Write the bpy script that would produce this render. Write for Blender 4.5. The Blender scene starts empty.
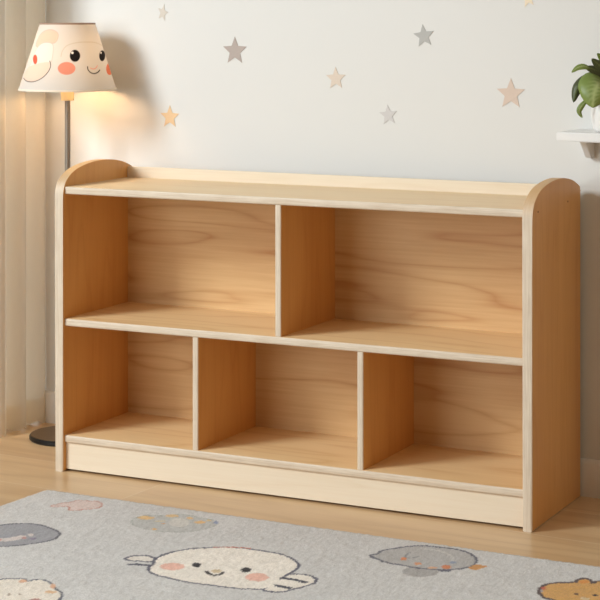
import bpy, bmesh, math, random
import numpy as np
from mathutils import Vector, Matrix
random.seed(7)
C = bpy.context.scene.collection
PI = math.pi

# ------------------------------------------------------------------ helpers
def lin(r, g, b):
    f = lambda v: (v/255/12.92) if v/255 <= .04045 else ((v/255+.055)/1.055)**2.4
    return (f(r), f(g), f(b), 1)

class G:
    """tiny node-graph helper"""
    def __init__(s, name):
        s.m = bpy.data.materials.new(name); s.m.use_nodes = True
        s.nt = s.m.node_tree; s.nt.nodes.clear()
        s.out = s.n('ShaderNodeOutputMaterial')
        s.b = s.n('ShaderNodeBsdfPrincipled')
        s.l(s.b.outputs[0], s.out.inputs[0])
    def n(s, t, **kw):
        nd = s.nt.nodes.new(t)
        for k, v in kw.items(): setattr(nd, k, v)
        return nd
    def l(s, a, b): s.nt.links.new(a, b)
    def val(s, sock, v):
        if hasattr(v, 'is_output'): s.l(v, sock)
        else: sock.default_value = v
    def math(s, op, a, b=0.0, c=None):
        m = s.n('ShaderNodeMath', operation=op)
        s.val(m.inputs[0], a); s.val(m.inputs[1], b)
        if c is not None: s.val(m.inputs[2], c)
        return m.outputs[0]
    def mix(s, f, a, b, blend='MIX'):
        m = s.n('ShaderNodeMix', data_type='RGBA', blend_type=blend)
        s.val(m.inputs[0], f); s.val(m.inputs[6], a); s.val(m.inputs[7], b)
        return m.outputs[2]
    def coord(s, scale, rot=(0, 0, 0), rand=0.0, loc=(0, 0, 0)):
        tc = s.n('ShaderNodeTexCoord'); v = tc.outputs['Object']
        if rand:
            oi = s.n('ShaderNodeObjectInfo'); vm = s.n('ShaderNodeVectorMath', operation='MULTIPLY_ADD')
            cx = s.n('ShaderNodeCombineXYZ')
            for i in range(3): s.l(oi.outputs['Random'], cx.inputs[i])
            vm.inputs[1].default_value = (rand, rand*1.7, rand*.6)
            s.l(cx.outputs[0], vm.inputs[0]); s.l(v, vm.inputs[2]); v = vm.outputs[0]
        mp = s.n('ShaderNodeMapping'); s.l(v, mp.inputs[0])
        mp.inputs['Scale'].default_value = scale; mp.inputs['Rotation'].default_value = rot
        mp.inputs['Location'].default_value = loc
        return mp.outputs[0]
    def noise(s, vec, scale=1, detail=2, rough=.5, dist=0):
        t = s.n('ShaderNodeTexNoise'); s.l(vec, t.inputs['Vector'])
        t.inputs['Scale'].default_value = scale; t.inputs['Detail'].default_value = detail
        t.inputs['Roughness'].default_value = rough; t.inputs['Distortion'].default_value = dist
        return t.outputs['Fac']
    def ramp(s, f, stops):
        r = s.n('ShaderNodeValToRGB'); s.l(f, r.inputs[0])
        e = r.color_ramp.elements
        while len(e) < len(stops): e.new(.5)
        for el, (p, c) in zip(e, stops): el.position = p; el.color = c
        return r.outputs[0]
    def bump(s, h, strength=.1, dist=.001):
        b = s.n('ShaderNodeBump'); b.inputs['Strength'].default_value = strength
        b.inputs['Distance'].default_value = dist; s.l(h, b.inputs['Height'])
        s.l(b.outputs[0], s.b.inputs['Normal'])
    def set(s, **kw):
        for k, v in kw.items(): s.val(s.b.inputs[k.replace('_', ' ')], v)
        return s.m

def plain(name, col, rough=.5, var=.05, scale=30, **kw):
    g = G(name); n = g.noise(g.coord((1, 1, 1)), scale, 3)
    c2 = tuple(x*(1-var*2) for x in col[:3])+(1,)
    g.set(Base_Color=g.mix(n, col, c2), Roughness=rough, **kw)
    g.bump(n, .05)
    return g.m

def finish(bm, smooth=35):
    bmesh.ops.recalc_face_normals(bm, faces=bm.faces)
def obj(name, bm, mats, parent=None, origin=None, smooth=True, angle=35):
    """one mesh object; vertices of bm are in world space, stored relative to its thing's base"""
    o0 = Vector(parent['_base']) if parent else Vector(origin or (0, 0, 0))
    bmesh.ops.recalc_face_normals(bm, faces=bm.faces)
    bm.transform(Matrix.Translation(-o0))
    me = bpy.data.meshes.new(name); bm.to_mesh(me); bm.free()
    for m in (mats if isinstance(mats, (list, tuple)) else [mats]): me.materials.append(m)
    if smooth:
        me.set_sharp_from_angle(angle=math.radians(angle)) if hasattr(me, 'set_sharp_from_angle') else None
        me.polygons.foreach_set('use_smooth', [True]*len(me.polygons))
    o = bpy.data.objects.new(name, me); C.objects.link(o)
    if parent:
        root = parent
        o.parent = parent
    else: o.location = o0
    o['_base'] = tuple(o0)
    return o
def thing(name, label, cat, loc, group=None):
    o = bpy.data.objects.new(name, None); C.objects.link(o)
    o.empty_display_size = .05; o.location = loc; o['_base'] = tuple(loc)
    return tag(o, label, cat, group)
def tag(o, label, cat, group=None):
    o['label'] = label; o['category'] = cat
    if group: o['group'] = group
    return o
def struct(o): o['kind'] = 'structure'; return o

def add_box(bm, x0, x1, y0, y1, z0, z1, bevel=0, seg=3):
    r = bmesh.ops.create_cube(bm, size=1)
    vs = r['verts']
    for v in vs: v.co = Vector((x0+(x1-x0)*(v.co.x+.5), y0+(y1-y0)*(v.co.y+.5), z0+(z1-z0)*(v.co.z+.5)))
    if bevel:
        es = list({e for v in vs for e in v.link_edges})
        bmesh.ops.bevel(bm, geom=es, offset=bevel, segments=seg, profile=.5, affect='EDGES')
    return bm
def box(*a, **k): return add_box(bmesh.new(), *a, **k)
def lathe(bm, prof, cx, cy, n=64):
    rings = []
    for r, z in prof:
        if r < 1e-6: rings.append([bm.verts.new((cx, cy, z))])
        else: rings.append([bm.verts.new((cx+r*math.cos(2*PI*i/n), cy+r*math.sin(2*PI*i/n), z)) for i in range(n)])
    for a, b in zip(rings, rings[1:]):
        for i in range(n):
            j = (i+1) % n
            if len(a) == 1 and len(b) == 1: continue
            if len(a) == 1: bm.faces.new((a[0], b[i], b[j]))
            elif len(b) == 1: bm.faces.new((a[i], a[j], b[0]))
            else: bm.faces.new((a[i], a[j], b[j], b[i]))
    return bm
def prism(bm, pts, axis_fn, d0, d1, bevel=0, seg=3):
    """closed outline pts (u,v) pushed from d0 to d1 along the third axis; axis_fn(u,v,d)->xyz"""
    a = [bm.verts.new(axis_fn(u, v, d0)) for u, v in pts]
    b = [bm.verts.new(axis_fn(u, v, d1)) for u, v in pts]
    fa = bm.faces.new(a); fb = bm.faces.new(b[::-1])
    n = len(pts)
    for i in range(n):
        j = (i+1) % n
        bm.faces.new((a[i], b[i], b[j], a[j]))
    if bevel:
        es = list(fa.edges)+list(fb.edges)
        bmesh.ops.bevel(bm, geom=es, offset=bevel, segments=seg, profile=.5, affect='EDGES')
    return bm
def tube(bm, pts, rad, n=10):
    """round tube along points with a radius per point"""
    pts = [Vector(p) for p in pts]
    rings = []
    for i, p in enumerate(pts):
        t = (pts[min(i+1, len(pts)-1)]-pts[max(i-1, 0)]).normalized()
        u = t.orthogonal().normalized() if i == 0 else (u-t*u.dot(t)).normalized()
        w = t.cross(u); r = rad[i] if isinstance(rad, (list, tuple)) else rad
        rings.append([bm.verts.new(p+r*(math.cos(2*PI*k/n)*u+math.sin(2*PI*k/n)*w)) for k in range(n)])
    for a, b in zip(rings, rings[1:]):
        for k in range(n): bm.faces.new((a[k], a[(k+1) % n], b[(k+1) % n], b[k]))
    bm.faces.new(rings[0][::-1]); bm.faces.new(rings[-1])
    return bm

# painted motifs: closed outlines / strokes rasterised on a fine vertex grid
def smooth_line(pts, closed, k=5):
    p = np.array(pts, float); n = len(p); out = []
    rng = range(n) if closed else range(n-1)
    for i in rng:
        if closed: a, b, c, d = p[i-1], p[i], p[(i+1) % n], p[(i+2) % n]
        else: a, b, c, d = p[max(i-1, 0)], p[i], p[i+1], p[min(i+2, n-1)]
        for t in np.arange(k)/k:
            out.append(.5*((2*b)+(c-a)*t+(2*a-5*b+4*c-d)*t*t+(3*b-a-3*c+d)*t**3))
    if not closed: out.append(p[-1])
    return np.array(out)
def paint(P, col, motifs, soft, jitter):
    """P Nx2 points, col Nx3 linear colours (changed in place)"""
    for pts, fill, line, w, closed in motifs:
        L = smooth_line(pts, closed)
        lo, hi = L.min(0)-.02, L.max(0)+.02
        idx = np.where(((P > lo) & (P < hi)).all(1))[0]
        if not len(idx): continue
        Q = P[idx]
        A = L; B = np.roll(L, -1, 0)
        if not closed: A, B = L[:-1], L[1:]
        dist = np.full(len(Q), 9.0); inside = np.zeros(len(Q), bool)
        for a, b in zip(A, B):
            ab = b-a; t = np.clip(((Q-a)@ab)/max(ab@ab, 1e-12), 0, 1)
            dist = np.minimum(dist, np.linalg.norm(Q-a-t[:, None]*ab, axis=1))
            if closed:
                cr = (a[1] > Q[:, 1]) != (b[1] > Q[:, 1])
                with np.errstate(divide='ignore', invalid='ignore'):
                    xi = a[0]+(Q[:, 1]-a[1])*(b[0]-a[0])/(b[1]-a[1])
                inside ^= cr & (Q[:, 0] < xi)
        j = jitter[idx]
        sd = np.where(inside, -dist, dist)+j
        if fill:
            f = np.clip(.5-sd/soft, 0, 1)[:, None]
            col[idx] = col[idx]*(1-f)+np.array(lin(*fill)[:3])*f
        if line:
            f = np.clip(.5-(dist+j-w/2)/soft, 0, 1)[:, None]
            col[idx] = col[idx]*(1-f)+np.array(lin(*line)[:3])*f
def grid_mesh(name, co, nu, nv, close_u=False):
    """quad grid from co[(v*nu+u)]"""
    me = bpy.data.meshes.new(name)
    u = np.arange(nu if close_u else nu-1); v = np.arange(nv-1)
    U, V = np.meshgrid(u, v); U2 = (U+1) % nu
    F = np.stack([V*nu+U, V*nu+U2, (V+1)*nu+U2, (V+1)*nu+U], -1).reshape(-1, 4)
    me.vertices.add(len(co)); me.vertices.foreach_set('co', np.asarray(co, 'f').ravel())
    me.loops.add(F.size); me.loops.foreach_set('vertex_index', F.ravel().astype('i'))
    me.polygons.add(len(F)); me.polygons.foreach_set('loop_start', np.arange(0, F.size, 4, dtype='i'))
    me.polygons.foreach_set('use_smooth', [True]*len(F))
    me.update(); me.validate()
    return me
def set_colors(me, col):
    a = me.color_attributes.new('dye', 'FLOAT_COLOR', 'POINT')
    a.data.foreach_set('color', np.concatenate([col, np.ones((len(col), 1))], 1).astype('f').ravel())
# ------------------------------------------------------------------ colours and numbers
WOOD_L, WOOD_D = (216, 162, 98), (192, 130, 68)
SHELF_L, SHELF_D = (236, 204, 156), (214, 172, 118)
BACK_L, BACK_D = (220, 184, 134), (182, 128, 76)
PLINTH_L, PLINTH_D = (230, 216, 194), (216, 194, 164)
TOP_L, TOP_D = (228, 202, 162), (210, 174, 128)
EDGE_L8, EDGE_D8 = (224, 210, 190), (196, 176, 152)
WALL, TRIM = (221, 220, 217), (226, 224, 220)
FLOOR_L, FLOOR_D = (222, 192, 150), (182, 142, 98)
RUG = (211, 210, 208)
SHADE, SHADE_TR = (208, 205, 200), .13
CURT = (250, 245, 236)
WSHELF = (230, 229, 227)
BULB_C, BULB = (1, .64, .33, 1), 40.0
AMB_C, AMB = (1, .70, .44, 1), .085
KEY, KEY_S, KEY_C = 232.0, 1.4, (.91, .98, 1)
FILL, FILL_C, FILL_P = 88.0, (.93, .98, 1), (-1.3, -5.2, 1.35)
KEY_P = (-2.42, -3.62, 3.05)
EXPO = 0.0
G_ = 'star stickers on the wall'
STARS = [
 (.2705, .9924, .0365, .0, (180, 167, 160), 'darkest taupe brown star on the wall, high and left of centre'),
 (.5591, .9288, .0285, .03, (219, 204, 189), 'small beige star on the wall above the bookshelf middle'),
 (.0749, .8214, .0305, .0, (232, 198, 156), 'warm orange beige star low on the wall, just right of the lamp'),
 (.7023, .8442, .0250, .1, (208, 204, 202), 'small pale grey star lowest on the wall, below the dark grey one'),
 (.7966, 1.0338, .0285, .12, (180, 179, 176), 'mid grey star high on the wall right of centre'),
 (1.0196, .9016, .0370, .0, (216, 196, 181), 'large pinkish tan star on the wall, nearest the potted plant'),
 (.0533, 1.0880, .0225, -.25, (212, 203, 192), 'faint cream star high on the wall above the orange beige one', .75),
 (1.0619, 1.1230, .0240, .2, (238, 222, 196), 'pale yellow star cut off by the top edge of the picture', .8),
]
LEAVES = [
 dict(ctrl=[(-14, 128, 8), (-30, 134, 14), (-46, 140, 18), (-62, 143, 20)], width=24, face=(.3, .5, .9), kind='dark'),
 dict(ctrl=[(-50, 141, 18), (-64, 146, 20), (-78, 143, 21), (-92, 132, 22)], width=15, face=(.2, .6, .8), kind='light'),
 dict(ctrl=[(-14, 106, 12), (-36, 108, 44), (-48, 86, 56), (-50, 56, 52)], width=80, face=(-.15, .3, 1), kind='light', shape=.8, cup=.2),
 dict(ctrl=[(-14, 116, 4), (-50, 119, 12), (-78, 100, 16), (-87, 66, 16)], width=30, face=(-.3, .35, 1), kind='dark', cup=.3),
 dict(ctrl=[(-58, 74, 30), (-72, 58, 30), (-76, 46, 28), (-69, 33, 28)], width=13, face=(-.1, .2, 1), kind='light'),
 dict(ctrl=[(-4, 120, 6), (-16, 136, 14), (-30, 148, 16), (-47, 162, 16)], width=28, face=(.6, -.1, .9), kind='dark'),
 dict(ctrl=[(2, 120, 0), (-6, 140, 4), (-18, 158, 8), (-34, 174, 10)], width=24, face=(.5, .1, .9), kind='mid'),
 dict(ctrl=[(4, 120, 0), (14, 150, 4), (30, 176, 8), (52, 190, 8)], width=34, face=(-.4, .3, .9), kind='mid'),
 dict(ctrl=[(6, 116, 6), (30, 130, 26), (54, 120, 36), (72, 92, 40)], width=48, face=(.3, .5, .9), kind='light'),
 dict(ctrl=[(6, 112, -4), (40, 136, -8), (70, 136, -12), (96, 116, -14)], width=38, face=(.2, .9, .4), kind='dark'),
 dict(ctrl=[(2, 110, 10), (10, 108, 38), (16, 86, 54), (16, 56, 58)], width=46, face=(.1, .5, 1), kind='mid'),
]
STEMS = [[(-2, 62, 2), (-6, 92, 4), (-8, 130, 6)], [(-1, 62, 3), (-4, 90, 6), (-6, 119, 8)], [(2, 62, 0), (3, 92, 0), (3, 121, 0)],
         [(3, 62, 2), (5, 90, 4), (6, 116, 6)], [(0, 62, 5), (1, 88, 8), (2, 111, 10)]]
# printed outlines: points (m), fill, line colour, line width, closed
RUG_MOTIFS=[[[[0.195,-0.3062],[0.1988,-0.2882],[0.2076,-0.2716],[0.2185,-0.258],[0.2222,-0.2418],[0.2392,-0.2374],[0.2529,-0.2368],[0.2658,-0.2304],[0.2862,-0.2448],[0.2973,-0.2756],[0.2874,-0.2905],[0.2766,-0.2998],[0.2647,-0.3156],[0.2492,-0.3193],[0.2372,-0.2993],[0.2215,-0.3011],[0.2066,-0.3125]],[222,203,196],[198,138,120],0.0036,True],
[[[0.1851,-0.4839],[0.2037,-0.4634],[0.2274,-0.4498],[0.2577,-0.446],[0.2913,-0.4554],[0.3241,-0.4722],[0.337,-0.4875],[0.3469,-0.5184],[0.3384,-0.5491],[0.3205,-0.5771],[0.2992,-0.5998],[0.2784,-0.6153],[0.2414,-0.6233],[0.1935,-0.5945],[0.1597,-0.5483],[0.1573,-0.507]],[160,160,165],[104,104,112],0.0058,True],
[[[0.2294,-0.5767],[0.2434,-0.5661],[0.2618,-0.5464],[0.2713,-0.5291],[0.2841,-0.5281],[0.2851,-0.549],[0.2784,-0.57],[0.2583,-0.587],[0.2406,-0.5923]],[212,203,199],None,0.0058,True],
[[[0.291,-0.5139],[0.2927,-0.5172],[0.2933,-0.5204],[0.2927,-0.5231],[0.2909,-0.5248],[0.2884,-0.5252],[0.2853,-0.5244],[0.2823,-0.5224],[0.2798,-0.5195],[0.2781,-0.5162],[0.2775,-0.513],[0.2781,-0.5103],[0.2799,-0.5086],[0.2824,-0.5082],[0.2855,-0.509],[0.2885,-0.5111]],[214,205,200],None,0.0058,True],
[[[0.2911,-0.539],[0.2924,-0.5417],[0.2929,-0.5444],[0.2923,-0.5466],[0.2908,-0.548],[0.2887,-0.5484],[0.2861,-0.5477],[0.2836,-0.5461],[0.2815,-0.5437],[0.2801,-0.541],[0.2796,-0.5383],[0.2802,-0.5361],[0.2817,-0.5347],[0.2839,-0.5343],[0.2864,-0.535],[0.2889,-0.5366]],[190,150,145],None,0.0058,True],
[[[0.3114,-0.536],[0.3123,-0.5382],[0.3121,-0.5406],[0.3109,-0.5428],[0.3087,-0.5444],[0.306,-0.5452],[0.3031,-0.5451],[0.3006,-0.5441],[0.2987,-0.5423],[0.2978,-0.54],[0.298,-0.5376],[0.2993,-0.5354],[0.3014,-0.5338],[0.3042,-0.533],[0.307,-0.5331],[0.3096,-0.5342]],[140,130,150],None,0.0058,True],
[[[0.2533,-0.5754],[0.2552,-0.5785],[0.2565,-0.5813],[0.2569,-0.5834],[0.2564,-0.5844],[0.2551,-0.5843],[0.2531,-0.583],[0.2508,-0.5807],[0.2485,-0.5778],[0.2465,-0.5747],[0.2453,-0.5719],[0.2448,-0.5698],[0.2453,-0.5688],[0.2466,-0.5689],[0.2486,-0.5702],[0.251,-0.5725]],[205,150,135],None,0.0058,True],
[[[0.4096,-0.8],[0.4241,-0.7852],[0.4463,-0.7742],[0.4615,-0.7819],[0.4746,-0.7647],[0.4989,-0.7679],[0.5192,-0.7835],[0.534,-0.7985],[0.5542,-0.8106],[0.5705,-0.8316],[0.583,-0.8611],[0.6107,-0.9306],[0.5931,-0.9797],[0.5517,-1.0002],[0.4951,-0.9606],[0.4193,-0.8554]],[238,229,216],[108,110,120],0.0058,True],
[[[0.4597,-0.7843],[0.4613,-0.7876],[0.4617,-0.7909],[0.4607,-0.7936],[0.4586,-0.7955],[0.4556,-0.7961],[0.4523,-0.7955],[0.4491,-0.7937],[0.4465,-0.7909],[0.4449,-0.7876],[0.4445,-0.7843],[0.4455,-0.7815],[0.4476,-0.7796],[0.4506,-0.779],[0.4539,-0.7796],[0.4571,-0.7815]],[226,180,148],None,0.0058,True],
[[[0.5495,-0.8144],[0.5503,-0.8173],[0.5494,-0.8206],[0.5469,-0.8238],[0.543,-0.8263],[0.5386,-0.8279],[0.5341,-0.8282],[0.5303,-0.8273],[0.5278,-0.8252],[0.5269,-0.8222],[0.5278,-0.8189],[0.5304,-0.8157],[0.5342,-0.8132],[0.5387,-0.8116],[0.5432,-0.8113],[0.547,-0.8123]],[228,190,150],None,0.0058,True],
[[[0.5266,-0.7873],[0.5297,-0.7926],[0.5319,-0.7973],[0.5326,-0.8008],[0.5319,-0.8025],[0.5298,-0.8022],[0.5267,-0.7999],[0.523,-0.7959],[0.5193,-0.7909],[0.5161,-0.7856],[0.5139,-0.7809],[0.5132,-0.7773],[0.5139,-0.7756],[0.516,-0.7759],[0.5191,-0.7783],[0.5229,-0.7823]],[226,180,148],None,0.0058,True],
[[[0.4793,-0.8652],[0.4806,-0.8674],[0.4813,-0.8694],[0.4814,-0.8709],[0.4809,-0.8717],[0.4798,-0.8717],[0.4783,-0.8709],[0.4766,-0.8694],[0.475,-0.8674],[0.4737,-0.8652],[0.4729,-0.8633],[0.4728,-0.8617],[0.4733,-0.8609],[0.4745,-0.8609],[0.476,-0.8617],[0.4777,-0.8633]],[176,158,140],None,0.0058,True],
[[[0.4973,-0.8563],[0.4986,-0.8585],[0.4993,-0.8604],[0.4994,-0.8619],[0.4989,-0.8628],[0.4978,-0.8628],[0.4963,-0.8619],[0.4946,-0.8604],[0.493,-0.8584],[0.4917,-0.8563],[0.491,-0.8543],[0.4908,-0.8528],[0.4914,-0.852],[0.4925,-0.852],[0.494,-0.8528],[0.4957,-0.8543]],[176,158,140],None,0.0058,True],
[[[0.5495,-0.8678],[0.5506,-0.8711],[0.5499,-0.8747],[0.5476,-0.878],[0.5438,-0.8806],[0.5394,-0.882],[0.5348,-0.8822],[0.5308,-0.8809],[0.5281,-0.8785],[0.5269,-0.8752],[0.5276,-0.8716],[0.5299,-0.8683],[0.5337,-0.8657],[0.5382,-0.8642],[0.5427,-0.8641],[0.5467,-0.8654]],[190,140,125],None,0.0058,True],
[[[0.4207,-0.3423],[0.4121,-0.3079],[0.4243,-0.2786],[0.4537,-0.2694],[0.4742,-0.2449],[0.5052,-0.2386],[0.54,-0.248],[0.5706,-0.2505],[0.5896,-0.2673],[0.5932,-0.2999],[0.5804,-0.3369],[0.5521,-0.3627],[0.52,-0.3736],[0.4824,-0.3754],[0.4464,-0.3642]],[194,194,191],[170,174,167],0.0029,True],
[[[0.4473,-0.2904],[0.4489,-0.2957],[0.4478,-0.3015],[0.4442,-0.3067],[0.4386,-0.3107],[0.4319,-0.3128],[0.4251,-0.3127],[0.4192,-0.3105],[0.4151,-0.3064],[0.4135,-0.3011],[0.4146,-0.2953],[0.4182,-0.2901],[0.4238,-0.2861],[0.4305,-0.2839],[0.4374,-0.284],[0.4433,-0.2863]],[224,190,136],None,0.0058,True],
[[[0.4864,-0.2532],[0.4878,-0.258],[0.487,-0.263],[0.484,-0.2676],[0.4794,-0.271],[0.4738,-0.2727],[0.468,-0.2724],[0.463,-0.2703],[0.4595,-0.2666],[0.458,-0.2618],[0.4588,-0.2568],[0.4618,-0.2522],[0.4665,-0.2488],[0.4721,-0.2471],[0.4779,-0.2473],[0.4829,-0.2495]],[226,196,146],None,0.0058,True],
[[[0.5239,-0.256],[0.5249,-0.2589],[0.5247,-0.2619],[0.5233,-0.2645],[0.521,-0.2663],[0.518,-0.2671],[0.515,-0.2667],[0.5122,-0.2652],[0.5102,-0.2628],[0.5092,-0.2599],[0.5094,-0.2569],[0.5108,-0.2543],[0.5131,-0.2525],[0.516,-0.2517],[0.5191,-0.2521],[0.5219,-0.2536]],[224,190,136],None,0.0058,True],
[[[0.5623,-0.2721],[0.5635,-0.2762],[0.563,-0.2804],[0.5607,-0.2842],[0.557,-0.2869],[0.5526,-0.2882],[0.548,-0.2878],[0.5439,-0.2859],[0.541,-0.2827],[0.5398,-0.2786],[0.5403,-0.2744],[0.5426,-0.2706],[0.5463,-0.2678],[0.5508,-0.2665],[0.5554,-0.2669],[0.5594,-0.2689]],[226,188,130],None,0.0058,True],
[[[0.498,-0.3642],[0.4994,-0.3674],[0.4998,-0.3705],[0.4991,-0.3731],[0.4975,-0.3746],[0.4951,-0.375],[0.4924,-0.3742],[0.4898,-0.3722],[0.4876,-0.3694],[0.4862,-0.3662],[0.4858,-0.3631],[0.4865,-0.3605],[0.4881,-0.3589],[0.4905,-0.3585],[0.4932,-0.3594],[0.4959,-0.3614]],[226,184,120],None,0.0058,True],
[[[0.568,-0.2553],[0.5687,-0.2576],[0.5686,-0.26],[0.5675,-0.262],[0.5657,-0.2634],[0.5634,-0.264],[0.561,-0.2637],[0.5589,-0.2625],[0.5573,-0.2606],[0.5565,-0.2583],[0.5567,-0.2559],[0.5577,-0.2539],[0.5596,-0.2524],[0.5618,-0.2518],[0.5642,-0.2522],[0.5664,-0.2534]],[222,200,150],None,0.0058,True],
[[[0.4851,-0.3017],[0.485,-0.3037],[0.4828,-0.3065],[0.479,-0.3095],[0.4741,-0.3123],[0.4689,-0.3146],[0.464,-0.3158],[0.4604,-0.3159],[0.4584,-0.3149],[0.4585,-0.3128],[0.4606,-0.3101],[0.4644,-0.3071],[0.4693,-0.3042],[0.4746,-0.302],[0.4795,-0.3007],[0.4831,-0.3006]],[214,200,165],None,0.0058,True],
[[[0.4911,-0.3178],[0.4917,-0.3195],[0.4917,-0.3212],[0.491,-0.3227],[0.4897,-0.3238],[0.4881,-0.3242],[0.4863,-0.3239],[0.4847,-0.323],[0.4835,-0.3216],[0.4829,-0.3199],[0.483,-0.3182],[0.4837,-0.3167],[0.485,-0.3157],[0.4866,-0.3153],[0.4883,-0.3155],[0.4899,-0.3164]],[220,180,140],None,0.0058,True],
[[[0.5323,-0.2905],[0.5374,-0.3026],[0.5388,-0.3142],[0.5363,-0.3236],[0.5304,-0.3294],[0.5219,-0.3307],[0.5121,-0.3274],[0.5025,-0.3199],[0.4944,-0.3093],[0.4892,-0.2971],[0.4876,-0.2854],[0.49,-0.2758],[0.496,-0.2698],[0.5046,-0.2685],[0.5146,-0.272],[0.5243,-0.2797]],[212,209,202],None,0.0058,True],
[[[0.5885,-0.2626],[0.5904,-0.267],[0.5913,-0.271],[0.591,-0.2742],[0.5896,-0.276],[0.5872,-0.2761],[0.5843,-0.2745],[0.5813,-0.2715],[0.5786,-0.2675],[0.5767,-0.2631],[0.5758,-0.259],[0.576,-0.2559],[0.5775,-0.2541],[0.5798,-0.254],[0.5828,-0.2556],[0.5858,-0.2586]],[146,156,184],None,0.0058,True],
[[[0.6047,-0.5491],[0.578,-0.5399],[0.5552,-0.5512],[0.5494,-0.5737],[0.5612,-0.5818],[0.5832,-0.5764],[0.6051,-0.571]],[232,226,217],[95,95,110],0.0065,True],
[[[0.5799,-0.6055],[0.5883,-0.5986],[0.6037,-0.5964],[0.6165,-0.5928]],None,[85,85,100],0.0116,False],
[[[0.8821,-0.5306],[0.9002,-0.5163],[0.9265,-0.5138],[0.9474,-0.5295],[0.9551,-0.5565],[0.9435,-0.5877],[0.9289,-0.6199],[0.9063,-0.636],[0.8828,-0.6278],[0.8711,-0.5828]],[240,233,222],[95,95,110],0.0065,True],
[[[0.6258,-0.6125],[0.6179,-0.5812],[0.6047,-0.5491],[0.607,-0.5029],[0.627,-0.4643],[0.667,-0.43],[0.7068,-0.4102],[0.755,-0.4065],[0.7974,-0.4084],[0.8373,-0.4225],[0.8693,-0.451],[0.8823,-0.4772],[0.8855,-0.5104],[0.8856,-0.5498],[0.894,-0.597],[0.8859,-0.6263],[0.8551,-0.6415],[0.8199,-0.6489],[0.774,-0.6514],[0.7276,-0.654],[0.6823,-0.6454],[0.6482,-0.6361]],[244,237,226],[95,95,110],0.0065,True],
[[[0.8898,-0.5425],[0.9002,-0.5321],[0.9149,-0.53],[0.9335,-0.5519],[0.9312,-0.5786],[0.9208,-0.6039],[0.9064,-0.6211],[0.8899,-0.6192],[0.8857,-0.5807]],[242,235,224],None,0.0058,True],
[[[0.669,-0.426],[0.6923,-0.4145],[0.7134,-0.4069],[0.737,-0.4039]],None,[205,130,110],0.0058,False],
[[[0.8856,-0.5498],[0.9096,-0.5508],[0.9387,-0.5545]],None,[70,72,85],0.0116,False],
[[[0.8971,-0.5955],[0.9146,-0.5994],[0.927,-0.6009]],None,[70,72,85],0.0116,False],
[[[0.7058,-0.5457],[0.7079,-0.5509],[0.7085,-0.556],[0.7073,-0.5601],[0.7047,-0.5626],[0.7009,-0.5632],[0.6967,-0.5618],[0.6925,-0.5586],[0.6891,-0.554],[0.687,-0.5488],[0.6864,-0.5438],[0.6876,-0.5396],[0.6902,-0.5371],[0.694,-0.5365],[0.6983,-0.5379],[0.7024,-0.5412]],[45,40,42],None,0.0058,True],
[[[0.8079,-0.5302],[0.81,-0.5358],[0.8104,-0.5413],[0.8091,-0.5457],[0.8063,-0.5484],[0.8023,-0.549],[0.7979,-0.5475],[0.7936,-0.544],[0.7901,-0.5391],[0.7879,-0.5335],[0.7875,-0.528],[0.7888,-0.5236],[0.7916,-0.5208],[0.7956,-0.5202],[0.8001,-0.5218],[0.8044,-0.5253]],[45,40,42],None,0.0058,True],
[[[0.6811,-0.5689],[0.6842,-0.5777],[0.6835,-0.5868],[0.6793,-0.5947],[0.6722,-0.6002],[0.6632,-0.6026],[0.6537,-0.6015],[0.6452,-0.597],[0.6388,-0.5898],[0.6357,-0.581],[0.6363,-0.5719],[0.6405,-0.5638],[0.6477,-0.5582],[0.6567,-0.5558],[0.6663,-0.557],[0.6749,-0.5616]],[240,192,174],None,0.0058,True],
[[[0.8602,-0.5572],[0.8632,-0.5666],[0.8627,-0.5761],[0.8587,-0.5843],[0.852,-0.5898],[0.8434,-0.5918],[0.8343,-0.5902],[0.8261,-0.585],[0.82,-0.5771],[0.8169,-0.5676],[0.8173,-0.558],[0.8212,-0.5498],[0.8281,-0.5442],[0.8367,-0.5421],[0.8459,-0.5439],[0.8541,-0.5492]],[240,192,174],None,0.0058,True],
[[[0.7615,-0.5639],[0.763,-0.5683],[0.7628,-0.5727],[0.761,-0.5765],[0.7578,-0.5791],[0.7537,-0.5801],[0.7494,-0.5793],[0.7454,-0.577],[0.7425,-0.5734],[0.741,-0.569],[0.7412,-0.5646],[0.743,-0.5608],[0.7462,-0.5581],[0.7503,-0.5571],[0.7547,-0.5579],[0.7586,-0.5603]],[214,194,160],None,0.0058,True],
[[[0.7342,-0.5775],[0.7529,-0.592],[0.7666,-0.5878],[0.7675,-0.5689]],None,[60,55,55],0.0072,False],
[[[1.1369,-0.3802],[1.1396,-0.3938],[1.1373,-0.4076],[1.1303,-0.4195],[1.1196,-0.4277],[1.1069,-0.431],[1.0941,-0.429],[1.083,-0.4219],[1.0753,-0.4107],[1.0723,-0.3971],[1.0745,-0.3831],[1.0815,-0.371],[1.0923,-0.3626],[1.1053,-0.3592],[1.1183,-0.3614],[1.1294,-0.3688]],[174,171,169],None,0.0058,True],
[[[0.9763,-0.3417],[0.9837,-0.3213],[0.9816,-0.3004],[0.9909,-0.2839],[1.0122,-0.2562],[1.0394,-0.2307],[1.0711,-0.2271],[1.1025,-0.2234],[1.1332,-0.2303],[1.1597,-0.2508],[1.1762,-0.2756],[1.1825,-0.3098],[1.1747,-0.3361],[1.1552,-0.3553],[1.1289,-0.3684],[1.0954,-0.3754],[1.0622,-0.3727],[1.0287,-0.37],[1.0001,-0.358]],[186,184,182],[104,104,116],0.0065,True],
[[[1.0478,-0.2506],[1.0798,-0.2484],[1.1078,-0.2598],[1.1285,-0.2828],[1.1376,-0.3111]],None,[206,204,200],0.0058,False],
[[[1.037,-0.2865],[1.041,-0.3179],[1.0555,-0.319],[1.063,-0.3037]],None,[150,150,150],0.0043,False],
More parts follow.
